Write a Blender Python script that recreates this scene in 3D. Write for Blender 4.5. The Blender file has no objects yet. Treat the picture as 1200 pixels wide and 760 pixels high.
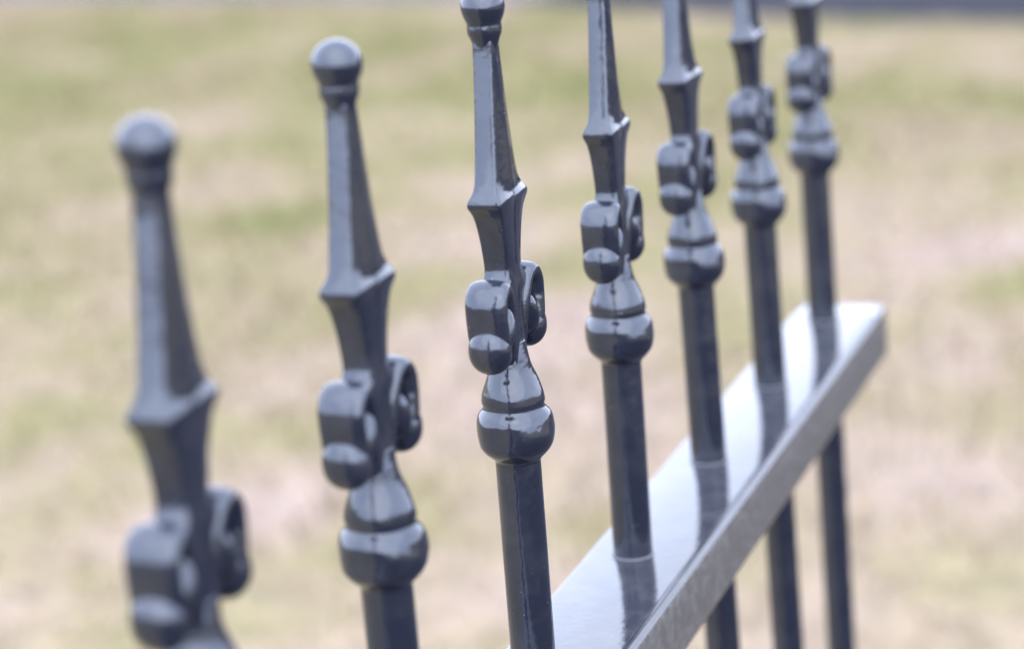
import bpy, math, random
import numpy as np
from mathutils import Matrix, Vector, noise

S = bpy.context.scene
COL = S.collection
R = math.radians

# ------------------------------------------------------------------ camera
RAIL_Z = 0.80                      # height of the top face of the rail above the lawn
PITCH_X = 0.110                    # spacing of the pickets
def cam_matrix(pitch, roll, head, loc):
    rot = Matrix.Rotation(R(head), 3, 'Z') @ Matrix.Rotation(R(pitch), 3, 'X') @ Matrix.Rotation(R(roll), 3, 'Y')
    right, fwd, up = rot.col[0], rot.col[1], rot.col[2]
    m = Matrix((right, up, -fwd)).transposed().to_4x4()
    m.translation = loc
    return m, fwd
cam = bpy.data.cameras.new('camera')
cam_o = bpy.data.objects.new('camera', cam); COL.objects.link(cam_o)
CAM = Vector((-0.6519, -0.2487, 0.2981 + RAIL_Z))
cam_o.matrix_world, FWD = cam_matrix(-14.509, 4.765, -69.25, CAM)
cam.sensor_width = 36.0; cam.lens = 81.03
cam.clip_start = 0.02; cam.clip_end = 3000
cam.dof.use_dof = True
cam.dof.focus_distance = 0.735
cam.dof.aperture_fstop = 6.9
S.camera = cam_o
S.render.resolution_x, S.render.resolution_y = 1024, 648

# ------------------------------------------------------------------ overcast sky, veiled sun, exposure
SUN_EL, SUN_AZ = 48.0, 205.0       # degrees; azimuth measured from +X towards +Y
w = bpy.data.worlds.new('World'); S.world = w; w.use_nodes = True
nt = w.node_tree; nt.nodes.clear()
def N(tree, typ, **kw):
    n = tree.nodes.new(typ)
    for k, v in kw.items(): setattr(n, k, v)
    return n
wo = N(nt, 'ShaderNodeOutputWorld'); bg = N(nt, 'ShaderNodeBackground')
sky = N(nt, 'ShaderNodeTexSky', sky_type='NISHITA', sun_disc=False)
sky.sun_elevation = R(SUN_EL); sky.sun_rotation = R(90 - SUN_AZ); sky.dust_density = 3.0; sky.air_density = 1.0
tc = N(nt, 'ShaderNodeTexCoord')
nz = N(nt, 'ShaderNodeTexNoise'); nz.inputs['Scale'].default_value = 2.2; nz.inputs['Detail'].default_value = 5
mp = N(nt, 'ShaderNodeMapping'); mp.inputs['Scale'].default_value = (1, 1, 2.2)
cr = N(nt, 'ShaderNodeValToRGB')
cr.color_ramp.elements[0].position = .3; cr.color_ramp.elements[0].color = (.73, .83, 1.09, 1)
cr.color_ramp.elements[1].position = .72; cr.color_ramp.elements[1].color = (.96, 1.02, 1.22, 1)
sc = N(nt, 'ShaderNodeVectorMath', operation='SCALE'); sc.inputs['Scale'].default_value = 11.2
mx = N(nt, 'ShaderNodeMix', data_type='RGBA'); mx.inputs['Factor'].default_value = .86
L = nt.links.new
L(tc.outputs['Generated'], mp.inputs['Vector']); L(mp.outputs[0], nz.inputs['Vector']); L(nz.outputs['Fac'], cr.inputs[0])
L(cr.outputs[0], sc.inputs[0]); L(sky.outputs[0], mx.inputs['A']); L(sc.outputs[0], mx.inputs['B'])
L(mx.outputs['Result'], bg.inputs['Color']); bg.inputs['Strength'].default_value = .10
L(bg.outputs[0], wo.inputs['Surface'])

sun = bpy.data.lights.new('sun', 'SUN'); sun.energy = 0.5; sun.angle = R(95); sun.color = (1.0, .97, .92)
sun_o = bpy.data.objects.new('sun', sun); COL.objects.link(sun_o)
d = Vector((math.cos(R(SUN_AZ)) * math.cos(R(SUN_EL)), math.sin(R(SUN_AZ)) * math.cos(R(SUN_EL)), math.sin(R(SUN_EL))))
sun_o.rotation_euler = d.to_track_quat('Z', 'Y').to_euler(); sun_o.location = (0, 0, 5)

S.view_settings.view_transform = 'Standard'; S.view_settings.look = 'None'
S.view_settings.exposure = 2.0; S.view_settings.gamma = 1.0

# ------------------------------------------------------------------ helpers
def link(name, me, parent=None, mat=None, smooth=True):
    o = bpy.data.objects.new(name, me); COL.objects.link(o)
    if mat and not me.materials: me.materials.append(mat)
    if parent: o.parent = parent
    return o
def mesh(name, verts, faces, smooth=True):
    me = bpy.data.meshes.new(name); me.from_pydata(verts, [], faces); me.update()
    if smooth: me.polygons.foreach_set('use_smooth', [True] * len(me.polygons))
    return me
def loft(name, rings, cap0=True, cap1=True):
    n = len(rings[0]); V = [p for r in rings for p in r]; F = []
    for i in range(len(rings) - 1):
        for j in range(n):
            k = (j + 1) % n
            F.append((i*n+j, i*n+k, (i+1)*n+k, (i+1)*n+j))
    if cap0: F.append(tuple(range(n - 1, -1, -1)))
    if cap1: F.append(tuple((len(rings)-1)*n + j for j in range(n)))
    me = mesh(name, V, F)
    for p in me.polygons:
        if len(p.vertices) > 4: p.use_smooth = False
    return me
def curve_interp(table, z):
    """smooth (Catmull-Rom) interpolation through rows (z, a, b, ...)"""
    T = table
    if z <= T[0][0]: return T[0][1:]
    if z >= T[-1][0]: return T[-1][1:]
    for i in range(len(T) - 1):
        if T[i][0] <= z <= T[i+1][0]: break
    out = []
    h = T[i+1][0] - T[i][0]; t = (z - T[i][0]) / h
    for k in range(1, len(T[0])):
        def slope(j):
            if j == 0: return (T[1][k]-T[0][k]) / (T[1][0]-T[0][0])
            if j == len(T)-1: return (T[-1][k]-T[-2][k]) / (T[-1][0]-T[-2][0])
            a = (T[j][k]-T[j-1][k]) / (T[j][0]-T[j-1][0]); b = (T[j+1][k]-T[j][k]) / (T[j+1][0]-T[j][0])
            return 0 if a*b <= 0 else 2*a*b/(a+b)
        m0, m1 = slope(i), slope(i+1)
        out.append((2*t**3-3*t*t+1)*T[i][k] + (t**3-2*t*t+t)*h*m0 + (-2*t**3+3*t*t)*T[i+1][k] + (t**3-t*t)*h*m1)
    return out
mm = 0.001

# ------------------------------------------------------------------ materials
def new_mat(name):
    m = bpy.data.materials.new(name); m.use_nodes = True
    t = m.node_tree; b = t.nodes['Principled BSDF']
    return m, t, b
def ramp(t, fac, stops):
    r = N(t, 'ShaderNodeValToRGB'); e = r.color_ramp.elements
    while len(e) < len(stops): e.new(.5)
    for q, (p, c) in zip(e, stops): q.position = p; q.color = (*c, 1)
    t.links.new(fac, r.inputs[0]); return r
def noise_node(t, scale, detail=4, vec=None, rough=.5, coord='Object', stretch=None):
    n = N(t, 'ShaderNodeTexNoise'); n.inputs['Scale'].default_value = scale; n.inputs['Detail'].default_value = detail; n.inputs['Roughness'].default_value = rough
    c = N(t, 'ShaderNodeTexCoord'); out = c.outputs[coord]
    if stretch:
        mpn = N(t, 'ShaderNodeMapping'); mpn.inputs['Scale'].default_value = stretch
        t.links.new(out, mpn.inputs[0]); out = mpn.outputs[0]
    t.links.new(out, n.inputs['Vector']); return n

def paint_material(name, base, dusty, dust_amount, dust_scale, bump=.16, rmin=.10, rmax=.32, stretch=None, ior=1.56, lumps=.10):
    m, t, b = new_mat(name)
    n1 = noise_node(t, dust_scale, 6, rough=.65, stretch=stretch)
    r1 = ramp(t, n1.outputs['Fac'], [(.45, (0, 0, 0)), (.75, (1, 1, 1))])
    # scattered pale specks of dust
    vo = N(t, 'ShaderNodeTexVoronoi'); vo.inputs['Scale'].default_value = 310
    c = N(t, 'ShaderNodeTexCoord'); t.links.new(c.outputs['Object'], vo.inputs['Vector'])
    r2 = ramp(t, vo.outputs['Distance'], [(.05, (1, 1, 1)), (.085, (0, 0, 0))])
    n2 = noise_node(t, 60, 2); r3 = ramp(t, n2.outputs['Fac'], [(.46, (0, 0, 0)), (.56, (1, 1, 1))])
    mul = N(t, 'ShaderNodeMath', operation='MULTIPLY'); t.links.new(r2.outputs[0], mul.inputs[0]); t.links.new(r3.outputs[0], mul.inputs[1])
    s1 = N(t, 'ShaderNodeMath', operation='MULTIPLY'); s1.inputs[1].default_value = dust_amount; t.links.new(r1.outputs[0], s1.inputs[0])
    mxx = N(t, 'ShaderNodeMath', operation='MAXIMUM'); t.links.new(s1.outputs[0], mxx.inputs[0])
    s2 = N(t, 'ShaderNodeMath', operation='MULTIPLY'); s2.inputs[1].default_value = .8; t.links.new(mul.outputs[0], s2.inputs[0]); t.links.new(s2.outputs[0], mxx.inputs[1])
    mix = N(t, 'ShaderNodeMix', data_type='RGBA'); mix.inputs['A'].default_value = (*base, 1); mix.inputs['B'].default_value = (*dusty, 1)
    t.links.new(mxx.outputs[0], mix.inputs['Factor']); t.links.new(mix.outputs['Result'], b.inputs['Base Color'])
    rr = N(t, 'ShaderNodeMapRange'); rr.inputs['To Min'].default_value = rmin; rr.inputs['To Max'].default_value = rmax
    t.links.new(mxx.outputs[0], rr.inputs['Value']); t.links.new(rr.outputs[0], b.inputs['Roughness'])
    b.inputs['IOR'].default_value = ior
    nb = noise_node(t, 420, 3); bp = N(t, 'ShaderNodeBump'); bp.inputs['Strength'].default_value = bump; bp.inputs['Distance'].default_value = .0006
    t.links.new(nb.outputs['Fac'], bp.inputs['Height'])
    nl = noise_node(t, 110, 2); bl = N(t, 'ShaderNodeBump'); bl.inputs['Strength'].default_value = lumps; bl.inputs['Distance'].default_value = .0022
    t.links.new(nl.outputs['Fac'], bl.inputs['Height']); t.links.new(bl.outputs[0], bp.inputs['Normal']); t.links.new(bp.outputs[0], b.inputs['Normal'])
    # each casting has its own wear
    oi = N(t, 'ShaderNodeObjectInfo')
    for nd in [q for q in t.nodes if q.type in ('TEX_NOISE', 'TEX_VORONOI')]:
        lk = nd.inputs['Vector'].links[0]; src = lk.from_socket; t.links.remove(lk)
        va = N(t, 'ShaderNodeVectorMath', operation='MULTIPLY_ADD'); cb = N(t, 'ShaderNodeCombineXYZ')
        for k in range(3): t.links.new(oi.outputs['Random'], cb.inputs[k])
        va.inputs[1].default_value = (3.1, 1.7, 2.3); t.links.new(cb.outputs[0], va.inputs[0]); t.links.new(src, va.inputs[2]); t.links.new(va.outputs[0], nd.inputs['Vector'])
    return m
M_PAINT = paint_material('black_gloss_paint', (.0080, .0098, .0190), (.11, .105, .105),   .12, 90, bump=.20, rmin=.13, rmax=.38, ior=1.73, lumps=.13)
M_PAINT.node_tree.nodes['Principled BSDF'].inputs['Specular Tint'].default_value = (.82, .89, 1.0, 1)
M_RAIL = paint_material('rail_gloss_paint', (.017, .019, .027), (.11, .108, .112), .26, 95, bump=.08, rmin=.07, rmax=.30, lumps=.02)
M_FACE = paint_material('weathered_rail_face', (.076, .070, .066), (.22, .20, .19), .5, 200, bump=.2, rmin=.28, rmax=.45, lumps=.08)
M_WELD, t, b = new_mat('weld_dust'); b.inputs['Base Color'].default_value = (.09, .09, .105, 1); b.inputs['Roughness'].default_value = .4

# ------------------------------------------------------------------ setting: lawn, path, road
def sheet(name, pts, z, mat, label=None):
    me = mesh(name, [(x, y, z) for x, y in pts], [tuple(range(len(pts)))], False)
    o = link(name, me, None, mat); o['kind'] = 'structure'
    return o
rotc = cam_o.matrix_world.to_3x3()
FPX = 2701.0
FD = Vector((FWD.x, FWD.y, 0)).normalized(); RT = Vector((FD.y, -FD.x, 0))
def along(f, r):                       # point on the lawn, f metres ahead of the fence corner, r metres to the right
    p = Vector((CAM.x, CAM.y, 0)) + FD * f + RT * r
    return (p.x, p.y)

# patches of the lawn: metres ahead, metres right, half sizes, turn (degrees), dryness change
PATCHES = [(2.6, 0.0, 1.7, 2.4, 0.0, 0.075), (5.38, -0.53, 0.28, 0.17, 0.0, -0.111), (6.83, 0.21, 0.64, 0.41, 0.0, -0.102), (6.4, 1.3, 0.42, 0.32, 0.0, -0.111), (8.84, -1.61, 1.06, 0.7, 0.0, -0.06), (6.42, -1.04, 0.43, 0.33, 0.0, -0.051), (5.47, 1.02, 0.31, 0.22, 0.0, -0.06), (3.87, -0.86, 0.16, 0.09, 0.0, -0.085), (3.38, -0.73, 0.11, 0.11, 0.0, -0.085), (3.2, -0.18, 0.15, 0.09, 0.0, -0.068), (2.86, 0.51, 0.12, 0.08, 0.0, -0.068), (4.27, 0.9, 0.26, 0.11, 0.0, -0.068), (4.12, -0.0, 0.56, 0.25, 0.0, 0.09), (3.65, -0.75, 0.1, 0.09, 0.0, 0.1), (3.19, -0.43, 0.23, 0.15, 0.0, 0.08), (5.65, 0.11, 0.33, 0.31, 0.0, 0.03), (7.12, 1.26, 0.35, 0.35, 0.0, 0.06), (3.67, 0.2, 0.3, 0.12, 0.0, 0.07), (3.31, 0.63, 0.16, 0.11, 0.0, 0.02), (4.15, -0.48, 0.31, 0.26, 0.0, 0.06), (4.95, -0.32, 0.22, 0.19, 0.0, 0.05), (4.92, -0.92, 0.26, 0.23, 0.0, 0.04), (4.45, 0.85, 0.47, 0.17, -39.2, 0.2), (8.2, -0.2, 1.7, 3.0, 0.0, -0.045)]
def dryness(t):
    """0 = green, 1 = bare and straw dry: noise plus the worn and the green patches of this lawn"""
    n = noise_node(t, 2.1, 6, rough=.60)
    mr0 = N(t, 'ShaderNodeMapRange'); mr0.inputs['From Min'].default_value = 0; mr0.inputs['From Max'].default_value = 1; mr0.inputs['To Min'].default_value = .04; mr0.inputs['To Max'].default_value = .96
    t.links.new(n.outputs['Fac'], mr0.inputs['Value']); out = mr0.outputs[0]
    c = N(t, 'ShaderNodeTexCoord')
    n3 = noise_node(t, 5, 3); dv = N(t, 'ShaderNodeVectorMath', operation='MULTIPLY_ADD')
    dv.inputs[1].default_value = (.25, .25, 0); t.links.new(n3.outputs['Color'], dv.inputs[0]); t.links.new(c.outputs['Object'], dv.inputs[2])
    ang = math.atan2(FD.y, FD.x)
    for f_, r_, sf, sr, turn, amt in PATCHES:
        x, y = along(f_, r_)
        m = N(t, 'ShaderNodeMapping', vector_type='TEXTURE'); m.inputs['Location'].default_value = (x + .12, y + .12, 0)
        m.inputs['Rotation'].default_value = (0, 0, ang + R(turn)); m.inputs['Scale'].default_value = (sf, sr, 1)
        t.links.new(dv.outputs[0], m.inputs[0])
        ln = N(t, 'ShaderNodeVectorMath', operation='LENGTH'); t.links.new(m.outputs[0], ln.inputs[0])
        mr = N(t, 'ShaderNodeMapRange', interpolation_type='SMOOTHSTEP'); mr.inputs['From Min'].default_value = 1.5; mr.inputs['From Max'].default_value = .3
        mr.inputs['To Min'].default_value = 0; mr.inputs['To Max'].default_value = amt
        t.links.new(ln.outputs['Value'], mr.inputs['Value'])
        ad_ = N(t, 'ShaderNodeMath', operation='ADD'); t.links.new(out, ad_.inputs[0]); t.links.new(mr.outputs[0], ad_.inputs[1]); out = ad_.outputs[0]
    return out
M_SOIL, t, b = new_mat('dry_lawn_soil')
n2 = noise_node(t, 14, 4, coord='Object', rough=.6)
r1 = ramp(t, dryness(t), [(.28, (0.153, 0.146, 0.066)), (.44, (0.209, 0.184, 0.100)), (.58, (0.267, 0.214, 0.155)), (.74, (0.304, 0.240, 0.210))])
r2 = ramp(t, n2.outputs['Fac'], [(.3, (.62, .62, .60)), (.7, (1.12, 1.1, 1.05))])
mm_ = N(t, 'ShaderNodeMix', data_type='RGBA', blend_type='MULTIPLY'); mm_.inputs['Factor'].default_value = 1
t.links.new(r1.outputs[0], mm_.inputs['A']); t.links.new(r2.outputs[0], mm_.inputs['B']); t.links.new(mm_.outputs['Result'], b.inputs['Base Color'])
b.inputs['Roughness'].default_value = .95; b.inputs['Specular IOR Level'].default_value = .15
nb = noise_node(t, 60, 5); bp = N(t, 'ShaderNodeBump'); bp.inputs['Strength'].default_value = .6; bp.inputs['Distance'].default_value = .02
t.links.new(nb.outputs['Fac'], bp.inputs['Height']); t.links.new(bp.outputs[0], b.inputs['Normal'])
sheet('ground', [(-600, -600), (600, -600), (600, 600), (-600, 600)], 0, M_SOIL)

def stone_mat(name, c0, c1, scale):
    m, t, b = new_mat(name)
    n = noise_node(t, scale, 6, rough=.65); r = ramp(t, n.outputs['Fac'], [(.35, c0), (.65, c1)])
    t.links.new(r.outputs[0], b.inputs['Base Color']); b.inputs['Roughness'].default_value = .9; b.inputs['Specular IOR Level'].default_value = .12
    return m
M_PAVE = stone_mat('dark_paving', (.030, .029, .032), (.050, .048, .052), 6)
M_PATH = stone_mat('concrete_path', (.068, .060, .067), (.088, .078, .085), 3)
M_ROAD = stone_mat('asphalt', (.008, .008, .014), (.013, .013, .021), 5)
sheet('pavement', [(-40, -.16), (-40, -3.4), (6.1, -3.4), (6.1, -.16)], .004, M_PAVE)
# the far edge of the lawn runs obliquely; a pale path first, then dark asphalt where it bends nearer
EDGE = [(18.0, -12), (11.37, -2.37), (10.39, -1.02), (9.56, 0.04), (9.04, 0.44), (8.31, 1.01), (7.65, 1.78), (4.9, 5.6), (0.5, 12)]
sheet('path', [along(*q) for q in EDGE[:4]] + [along(9.34, 0.24), along(11.2, 1.6), along(19.4, -12)], .004, M_PATH)
sheet('road', [along(9.46, 0.12)] + [along(*q) for q in EDGE[4:]] + [along(60, 60), along(80, -40), along(19.3, -12), along(11.2, 1.5)], .008, M_ROAD)
FAR = 12.0
# grass blades: one mass of short dry and green blades
rng = np.random.default_rng(7)
NB = 300000
f = 1.0 + (FAR - 1.05) * np.sqrt(rng.random(NB)) ; r = (rng.random(NB) * 2 - 1) * (.9 + .45 * f)
er = np.array([q[1] for q in EDGE]); ef = np.array([q[0] for q in EDGE])
wy = CAM.y + FD.y * f + RT.y * r
keep = (f < np.interp(r, er, ef) - .02 + .03 * np.sin(r * 37)) & (wy > -.13); f = f[keep]; r = r[keep]; NB = len(f)
bx = CAM.x + FD.x * f + RT.x * r; by = CAM.y + FD.y * f + RT.y * r
h = rng.uniform(.012, .042, NB) * (0.75 + 0.25 * np.sin(bx * 2.3 + np.sin(by * 1.7) * 2)); wd = rng.uniform(.0018, .0036, NB)
az = rng.uniform(0, 2*np.pi, NB); lean = rng.uniform(.2, 1.3, NB) * h
P = np.zeros((NB, 5, 3), np.float32)
cx, sx = np.cos(az), np.sin(az)
for k, (fr, ww, up) in enumerate(((0, 1, 0), (0, -1, 0), (.35, .8, .62), (.35, -.8, .62), (1, 0, 1))):
    P[:, k, 0] = bx + cx * lean * fr - sx * wd * ww; P[:, k, 1] = by + sx * lean * fr + cx * wd * ww; P[:, k, 2] = h * up - .002 * (up == 0)
base = (np.arange(NB) * 5)[:, None]
quads = base + np.array([0, 1, 3, 2]); tris = base + np.array([2, 3, 4])
me = bpy.data.meshes.new('grass'); me.vertices.add(NB * 5); me.vertices.foreach_set('co', P.ravel())
loops = np.concatenate([np.concatenate([quads, tris], 1).ravel()]).astype(np.int32)
me.loops.add(len(loops)); me.loops.foreach_set('vertex_index', loops)
starts = np.empty(NB * 2, np.int32); starts[0::2] = np.arange(NB) * 7; starts[1::2] = np.arange(NB) * 7 + 4
me.polygons.add(NB * 2); me.polygons.foreach_set('loop_start', starts)
me.update(calc_edges=True)
at = me.attributes.new('tone', 'FLOAT', 'POINT'); at.data.foreach_set('value', np.repeat(rng.random(NB), 5).astype(np.float32))
M_GRASS, t, b = new_mat('lawn_grass')
n1 = dryness(t); a = N(t, 'ShaderNodeAttribute', attribute_name='tone')
ad = N(t, 'ShaderNodeMath', operation='MULTIPLY_ADD'); t.links.new(a.outputs['Fac'], ad.inputs[0]); ad.inputs[1].default_value = .16
su = N(t, 'ShaderNodeMath', operation='SUBTRACT'); t.links.new(n1, su.inputs[0]); su.inputs[1].default_value = .08
t.links.new(su.outputs[0], ad.inputs[2])
r1 = ramp(t, ad.outputs[0], [(.26, (0.158, 0.168, 0.064)), (.42, (0.216, 0.196, 0.093)), (.56, (0.288, 0.234, 0.155)), (.72, (0.333, 0.263, 0.221))])
t.links.new(r1.outputs[0], b.inputs['Base Color']); b.inputs['Roughness'].default_value = .7; b.inputs['Specular IOR Level'].default_value = .2
g = link('grass', me, None, M_GRASS); g['kind'] = 'stuff'; g['label'] = 'short patchy lawn grass, half green and half dried straw yellow'; g['category'] = 'grass'

# ------------------------------------------------------------------ picket parts (heights in mm above the rail's top face)
def bar_mesh():
    r = 7.25 * mm; n = 48
    def ring(z, rr): return [(rr*math.cos(2*math.pi*k/n), rr*math.sin(2*math.pi*k/n), z) for k in range(n)]
    zs = [-(RAIL_Z + .03)] + [-.6, -.4, -.2, -.05, 0, .03, .06] + [90*mm]
    return loft('picket', [ring(z, r) for z in zs], cap1=False)

def lathe(name, prof, n=56, lump=0.0):
    rings = []
    zs = []
    for i in range(len(prof) - 1):
        st = max(2, int((prof[i+1][0] - prof[i][0]) / .45))
        zs += [prof[i][0] + (prof[i+1][0]-prof[i][0]) * k / st for k in range(st)]
    zs.append(prof[-1][0])
    for z in zs:
        rr, = curve_interp(prof, z)
        ring = []
        for k in range(n):
            a_ = 2*math.pi*k/n
            e = rr * (1 + lump * noise.noise(Vector((math.cos(a_)*1.3, math.sin(a_)*1.3, z*.16))))
            ring.append((e*math.cos(a_)*mm, e*math.sin(a_)*mm, z*mm))
        rings.append(ring)
    return loft(name, rings)

COLLAR = [(73.6, 7.2), (74.6, 7.75), (76.2, 9.4), (78.0, 11.1), (80.0, 12.1), (83.5, 12.45), (87.0, 12.2), (89.3, 11.4), (90.8, 10.1), (91.5, 9.6), (92.3, 9.55),
          (93.4, 9.9), (95.4, 9.8), (97.8, 9.2), (100, 8.4), (102.3, 7.55), (105, 6.7), (109, 5.8), (113, 5.0)]
BALL = [(202, 2.8), (204, 3.3), (206, 4.0), (208.2, 4.8), (208.9, 5.15), (210.3, 5.35), (211.3, 5.3), (211.9, 5.25), (212.5, 5.4), (213.4, 5.8), (215, 6.4), (217, 6.75), (219, 6.5), (220.8, 5.65), (222.3, 4.25), (223.3, 2.5), (223.7, .9), (223.75, .1)]

# spear blade: z, half depth along the fence, half width of the end faces, half width at the middle ridge
BLADE = [(104, 5.0, 4.2, 4.8), (112, 5.2, 4.2, 4.7), (122, 5.4, 4.0, 4.5), (127, 6.2, 4.1, 4.6), (130.5, 9.4, 4.6, 4.8), (132.2, 9.0, 4.5, 4.7), (134, 7.2, 4.2, 4.6), (137, 6.2, 4.0, 4.5), (143.6, 6.9, 4.2, 4.8), (150, 8.3, 4.5, 5.1), (154.5, 10.2, 4.8, 5.4), (156.6, 11.8, 5.2, 5.7),
         (157.7, 12.6, 5.45, 5.9), (158.6, 12.75, 5.5, 5.9), (159.6, 12.5, 5.3, 5.7), (161.2, 11.5, 4.4, 5.2), (162.6, 10.9, 3.8, 5.4), (165, 10.0, 3.45, 5.3), (175, 7.9, 3.25, 4.9), (187, 6.1, 3.1, 4.4), (197, 4.7, 3.05, 3.8),
         (204, 3.8, 3.1, 3.4), (207, 3.6, 3.0, 3.5), (210, 3.2, 2.6, 3.0)]
def blade_mesh():
    zs = []
    for i in range(len(BLADE) - 1):
        st = max(2, int((BLADE[i+1][0]-BLADE[i][0]) / .8))
        zs += [BLADE[i][0] + (BLADE[i+1][0]-BLADE[i][0])*k/st for k in range(st)]
    zs.append(BLADE[-1][0]); rings = []
    for z in zs:
        hx, hy, hr = curve_interp(BLADE, z)
        half = []
        bv = .75
        # going round: end face -x, lower side with ridge groove, end face +x ... built for one side then mirrored
        sl = (hr - hy) / hx
        side = [(-hx, -hy + bv), (-hx + .22*bv, -hy + .22*bv), (-hx + bv, -hy - sl*bv)]
        side += [(-hx*.5, -hy - sl*hx*.5), (-.95, -hr + sl*.95), (-.5, -hr + .12), (-.22, -hr + .5), (.22, -hr + .5), (.5, -hr + .12), (.95, -hr + sl*.95), (hx*.5, -hy - sl*hx*.5)]
        side += [(hx - bv, -hy - sl*bv), (hx - .22*bv, -hy + .22*bv), (hx, -hy + bv)]
        ring = side + [(-x, -y) for x, y in side]
        rings.append([(x*mm, y*mm, z*mm) for x, y in ring])
    return loft('spear_blade', rings)

# scroll: centre line in the plane of the fence (distance out from the axis, height), half thickness, half width
SCROLL = [(4.2, 101.5, .6, 2.2), (4.6, 106, 1.6, 3.2), (5.0, 112, 2.0, 4.2), (5.8, 119, 2.2, 5.0), (7.2, 126, 2.3, 5.8), (9.6, 131, 2.5, 6.2), (12.6, 132.8, 2.6, 6.6), (15.4, 131.3, 2.6, 6.8),
          (17.0, 127.8, 2.6, 6.8), (17.2, 124.4, 2.5, 6.7), (16.9, 121.8, 2.5, 6.75), (16.6, 119.0, 2.8, 6.75), (16.2, 116.5, 3.0, 6.6), (15.6, 114.0, 2.8, 6.0), (15.2, 112.0, 1.6, 4.0)]
def scroll_mesh(sg):
    T = [(i, *row) for i, row in enumerate(SCROLL)]
    n = 36; rings = []; steps = 6
    ts = [i/steps for i in range((len(SCROLL)-1)*steps + 1)]
    cl = [curve_interp(T, q) for q in ts]
    for i, (x, z, th, hw) in enumerate(cl):
        a_, b_ = cl[max(0, i-2)], cl[min(len(cl)-1, i+2)]
        tx, tz = b_[0]-a_[0], b_[1]-a_[1]; l = math.hypot(tx, tz) or 1; tx /= l; tz /= l
        nx, nz = tz, -tx
        ring = []
        for k in range(n):
            an = 2*math.pi*k/n; c_, s_ = math.cos(an), math.sin(an); p = .78 + .18*max(0, min(1, (i/steps - 10) / 3))
            u = math.copysign(abs(c_)**p, c_) * th; v = math.copysign(abs(s_)**p, s_) * hw
            ring.append((sg*(x + nx*u)*mm, v*mm*sg, (z + nz*u)*mm))
        rings.append(ring)
    me = loft('scroll', rings)
    # the inward curl of the volute, between the band and the stem, and the knob that ends the ribbon
    V = [tuple(v.co) for v in me.vertices]; F = [tuple(p.vertices) for p in me.polygons]
    nu, nv = 32, 20
    for cx_, cz_, rx, ry, rz, sh, pw in ((11.0, 119.3, 4.0, 6.7, 8.6, -.25, 1.0), (16.7, 113.8, 5.3, 6.8, 7.2, .06, .92)):
        o0 = len(V)
        for a in range(nv + 1):
            ph = math.pi * a / nv
            for c in range(nu):
                th_ = 2*math.pi*c/nu
                sg_ = lambda q: math.copysign(abs(q)**pw, q)
                ex, ey, ez = sg_(math.sin(ph)*math.cos(th_))*rx, sg_(math.sin(ph)*math.sin(th_))*ry, sg_(math.cos(ph))*rz
                V.append((sg*(cx_ + ex + sh*ez)*mm, sg*ey*mm, (cz_ + ez)*mm))
        for a in range(nv):
            for c in range(nu): F.append((o0+a*nu+c, o0+(a+1)*nu+c, o0+(a+1)*nu+(c+1) % nu, o0+a*nu+(c+1) % nu))
    me = mesh('scroll', V, F)
    import bmesh
    bm = bmesh.new(); bm.from_mesh(me); bmesh.ops.recalc_face_normals(bm, faces=bm.faces); bm.to_mesh(me); bm.free()
    return me
def weld_mesh():
    n, m_ = 40, 8; V = []; F = []
    for i in range(n):
        a_ = 2*math.pi*i/n
        for j in range(m_):
            q = 2*math.pi*j/m_; rr = 7.3 + .55*math.cos(q); V.append((rr*math.cos(a_)*mm, rr*math.sin(a_)*mm, (.15 + .5*math.sin(q))*mm))
    for i in range(n):
        for j in range(m_): F.append((i*m_+j, ((i+1) % n)*m_+j, ((i+1) % n)*m_+(j+1) % m_, i*m_+(j+1) % m_))
    return mesh('weld_bead', V, F)

ME = dict(bar=bar_mesh(), collar=lathe('collar', COLLAR, lump=.045), blade=blade_mesh(), ball=lathe('ball_tip', BALL, lump=.02), s0=scroll_mesh(-1), s1=scroll_mesh(1), weld=weld_mesh())
import bmesh
for k in ('bar', 'collar', 'blade', 'ball', 'weld'):
    bm = bmesh.new(); bm.from_mesh(ME[k]); bmesh.ops.recalc_face_normals(bm, faces=bm.faces); bm.to_mesh(ME[k]); bm.free()

fence = bpy.data.objects.new('metal_fence', None); COL.objects.link(fence)
fence.location = (0, 0, 0)
fence['label'] = 'black gloss iron fence with scrolled spear pickets above a flat rail'
fence['category'] = 'fence'

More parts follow.
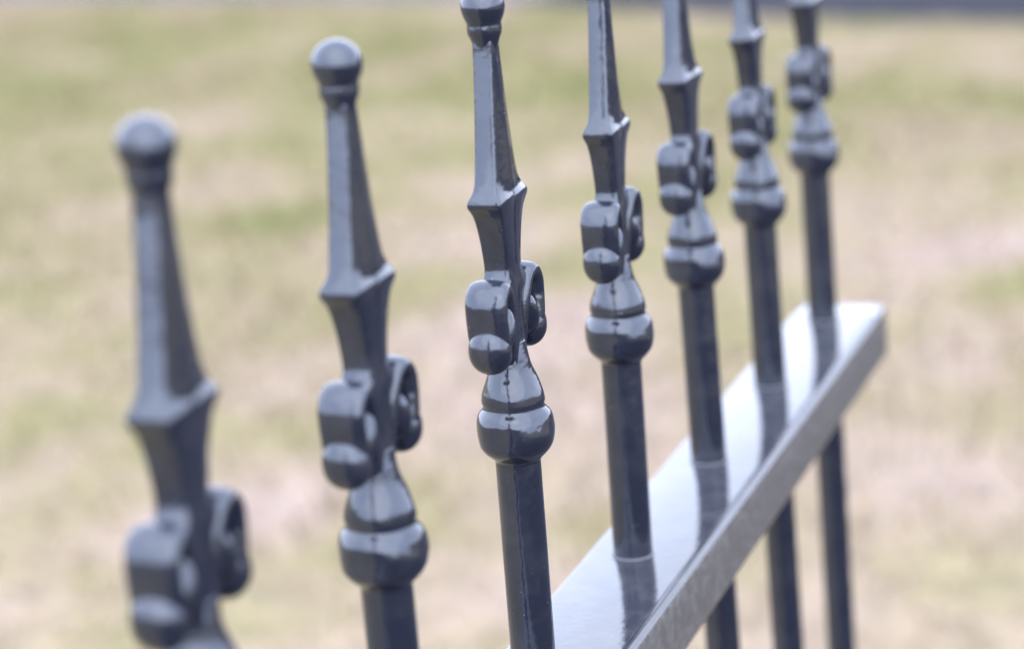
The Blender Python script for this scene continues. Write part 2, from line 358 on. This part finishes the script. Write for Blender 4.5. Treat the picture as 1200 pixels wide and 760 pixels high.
DX = [.60, .42, -1.18, .44, -.44, -1.31, 1.48]
TX = [.47, .18, 0, .28, -.22, -.15, -.17]
TY = [-.89, -.15, -.32, -.42, .68, .68, .40]
TW = [1.5, -2.0, 0, 2.2, -1.6, 1.2, -2.4]         # small twist of each casting
def add_picket(i):
    p = link('picket', ME['bar'], fence, M_PAINT)
    p.location = (PITCH_X*(i-2) + DX[i]*mm, 0, RAIL_Z)
    p.rotation_euler = (-R(TY[i]), R(TX[i]), R(TW[i]))
    for nm, key in (('collar', 'collar'), ('spear_blade', 'blade'), ('ball_tip', 'ball'), ('scroll', 's0'), ('scroll', 's1')):
        link(nm, ME[key], p, M_PAINT)
    link('weld_bead', ME['weld'], p, M_WELD)
for i in range(7): add_picket(i)

# ------------------------------------------------------------------ rails: a flat bar with rounded lips
def rail_mesh(name, x0, x1, yn, yf, th):
    prof = []
    e = 2.2*mm
    # cross-section, clockwise from the far top edge; a shallow crease inside the near lip
    prof += [(yf, -e*.9), (yf - .3*e, -.25*e), (yf - e, 0)]
    prof += [(yn + 4.0*mm, 0), (yn + 3.75*mm, -.5*mm), (yn + 3.5*mm, -.10*mm), (yn + 2.6*mm, -.08*mm), (yn + 1.6*mm, -.35*mm), (yn + .7*mm, -1.0*mm), (yn + .2*mm, -1.8*mm), (yn, -2.7*mm)]
    top_n = len(prof)
    prof += [(yn, -th + 1.6*mm), (yn + .5*mm, -th + .5*mm), (yn + 1.6*mm, -th), (yf - 1.6*mm, -th), (yf - .5*mm, -th + .5*mm), (yf, -th + 1.6*mm)]
    xs = [x0, x0 + .8*mm] + [x0 + (x1-x0)*k/40 for k in range(1, 40)] + [x1 - 1.0*mm, x1]
    rings = []
    for k, x in enumerate(xs):
        q = .985 if k in (0, len(xs)-1) else 1.0
        yc = (yn + yf)/2
        rings.append([(x, yc + (y-yc)*q, (z if q == 1 else -th/2 + (z+th/2)*.96)) for y, z in prof])
    me = loft(name, rings)
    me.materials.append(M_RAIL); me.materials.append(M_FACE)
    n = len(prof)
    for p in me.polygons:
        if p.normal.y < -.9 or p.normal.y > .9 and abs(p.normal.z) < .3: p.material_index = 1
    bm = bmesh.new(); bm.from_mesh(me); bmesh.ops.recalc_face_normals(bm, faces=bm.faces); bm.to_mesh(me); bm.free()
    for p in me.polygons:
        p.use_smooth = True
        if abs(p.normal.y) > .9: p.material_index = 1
    me.set_sharp_from_angle(angle=R(40))
    return me
YN, YF, XE = -26.0*mm, 18.0*mm, .4711
tr = link('top_rail', rail_mesh('top_rail', -.36, XE, YN, YF, 26*mm), fence); tr.location = (0, 0, RAIL_Z)
br = link('bottom_rail', rail_mesh('bottom_rail', -.36, XE, -22*mm, 22*mm, 20*mm), fence); br.location = (0, 0, .14)
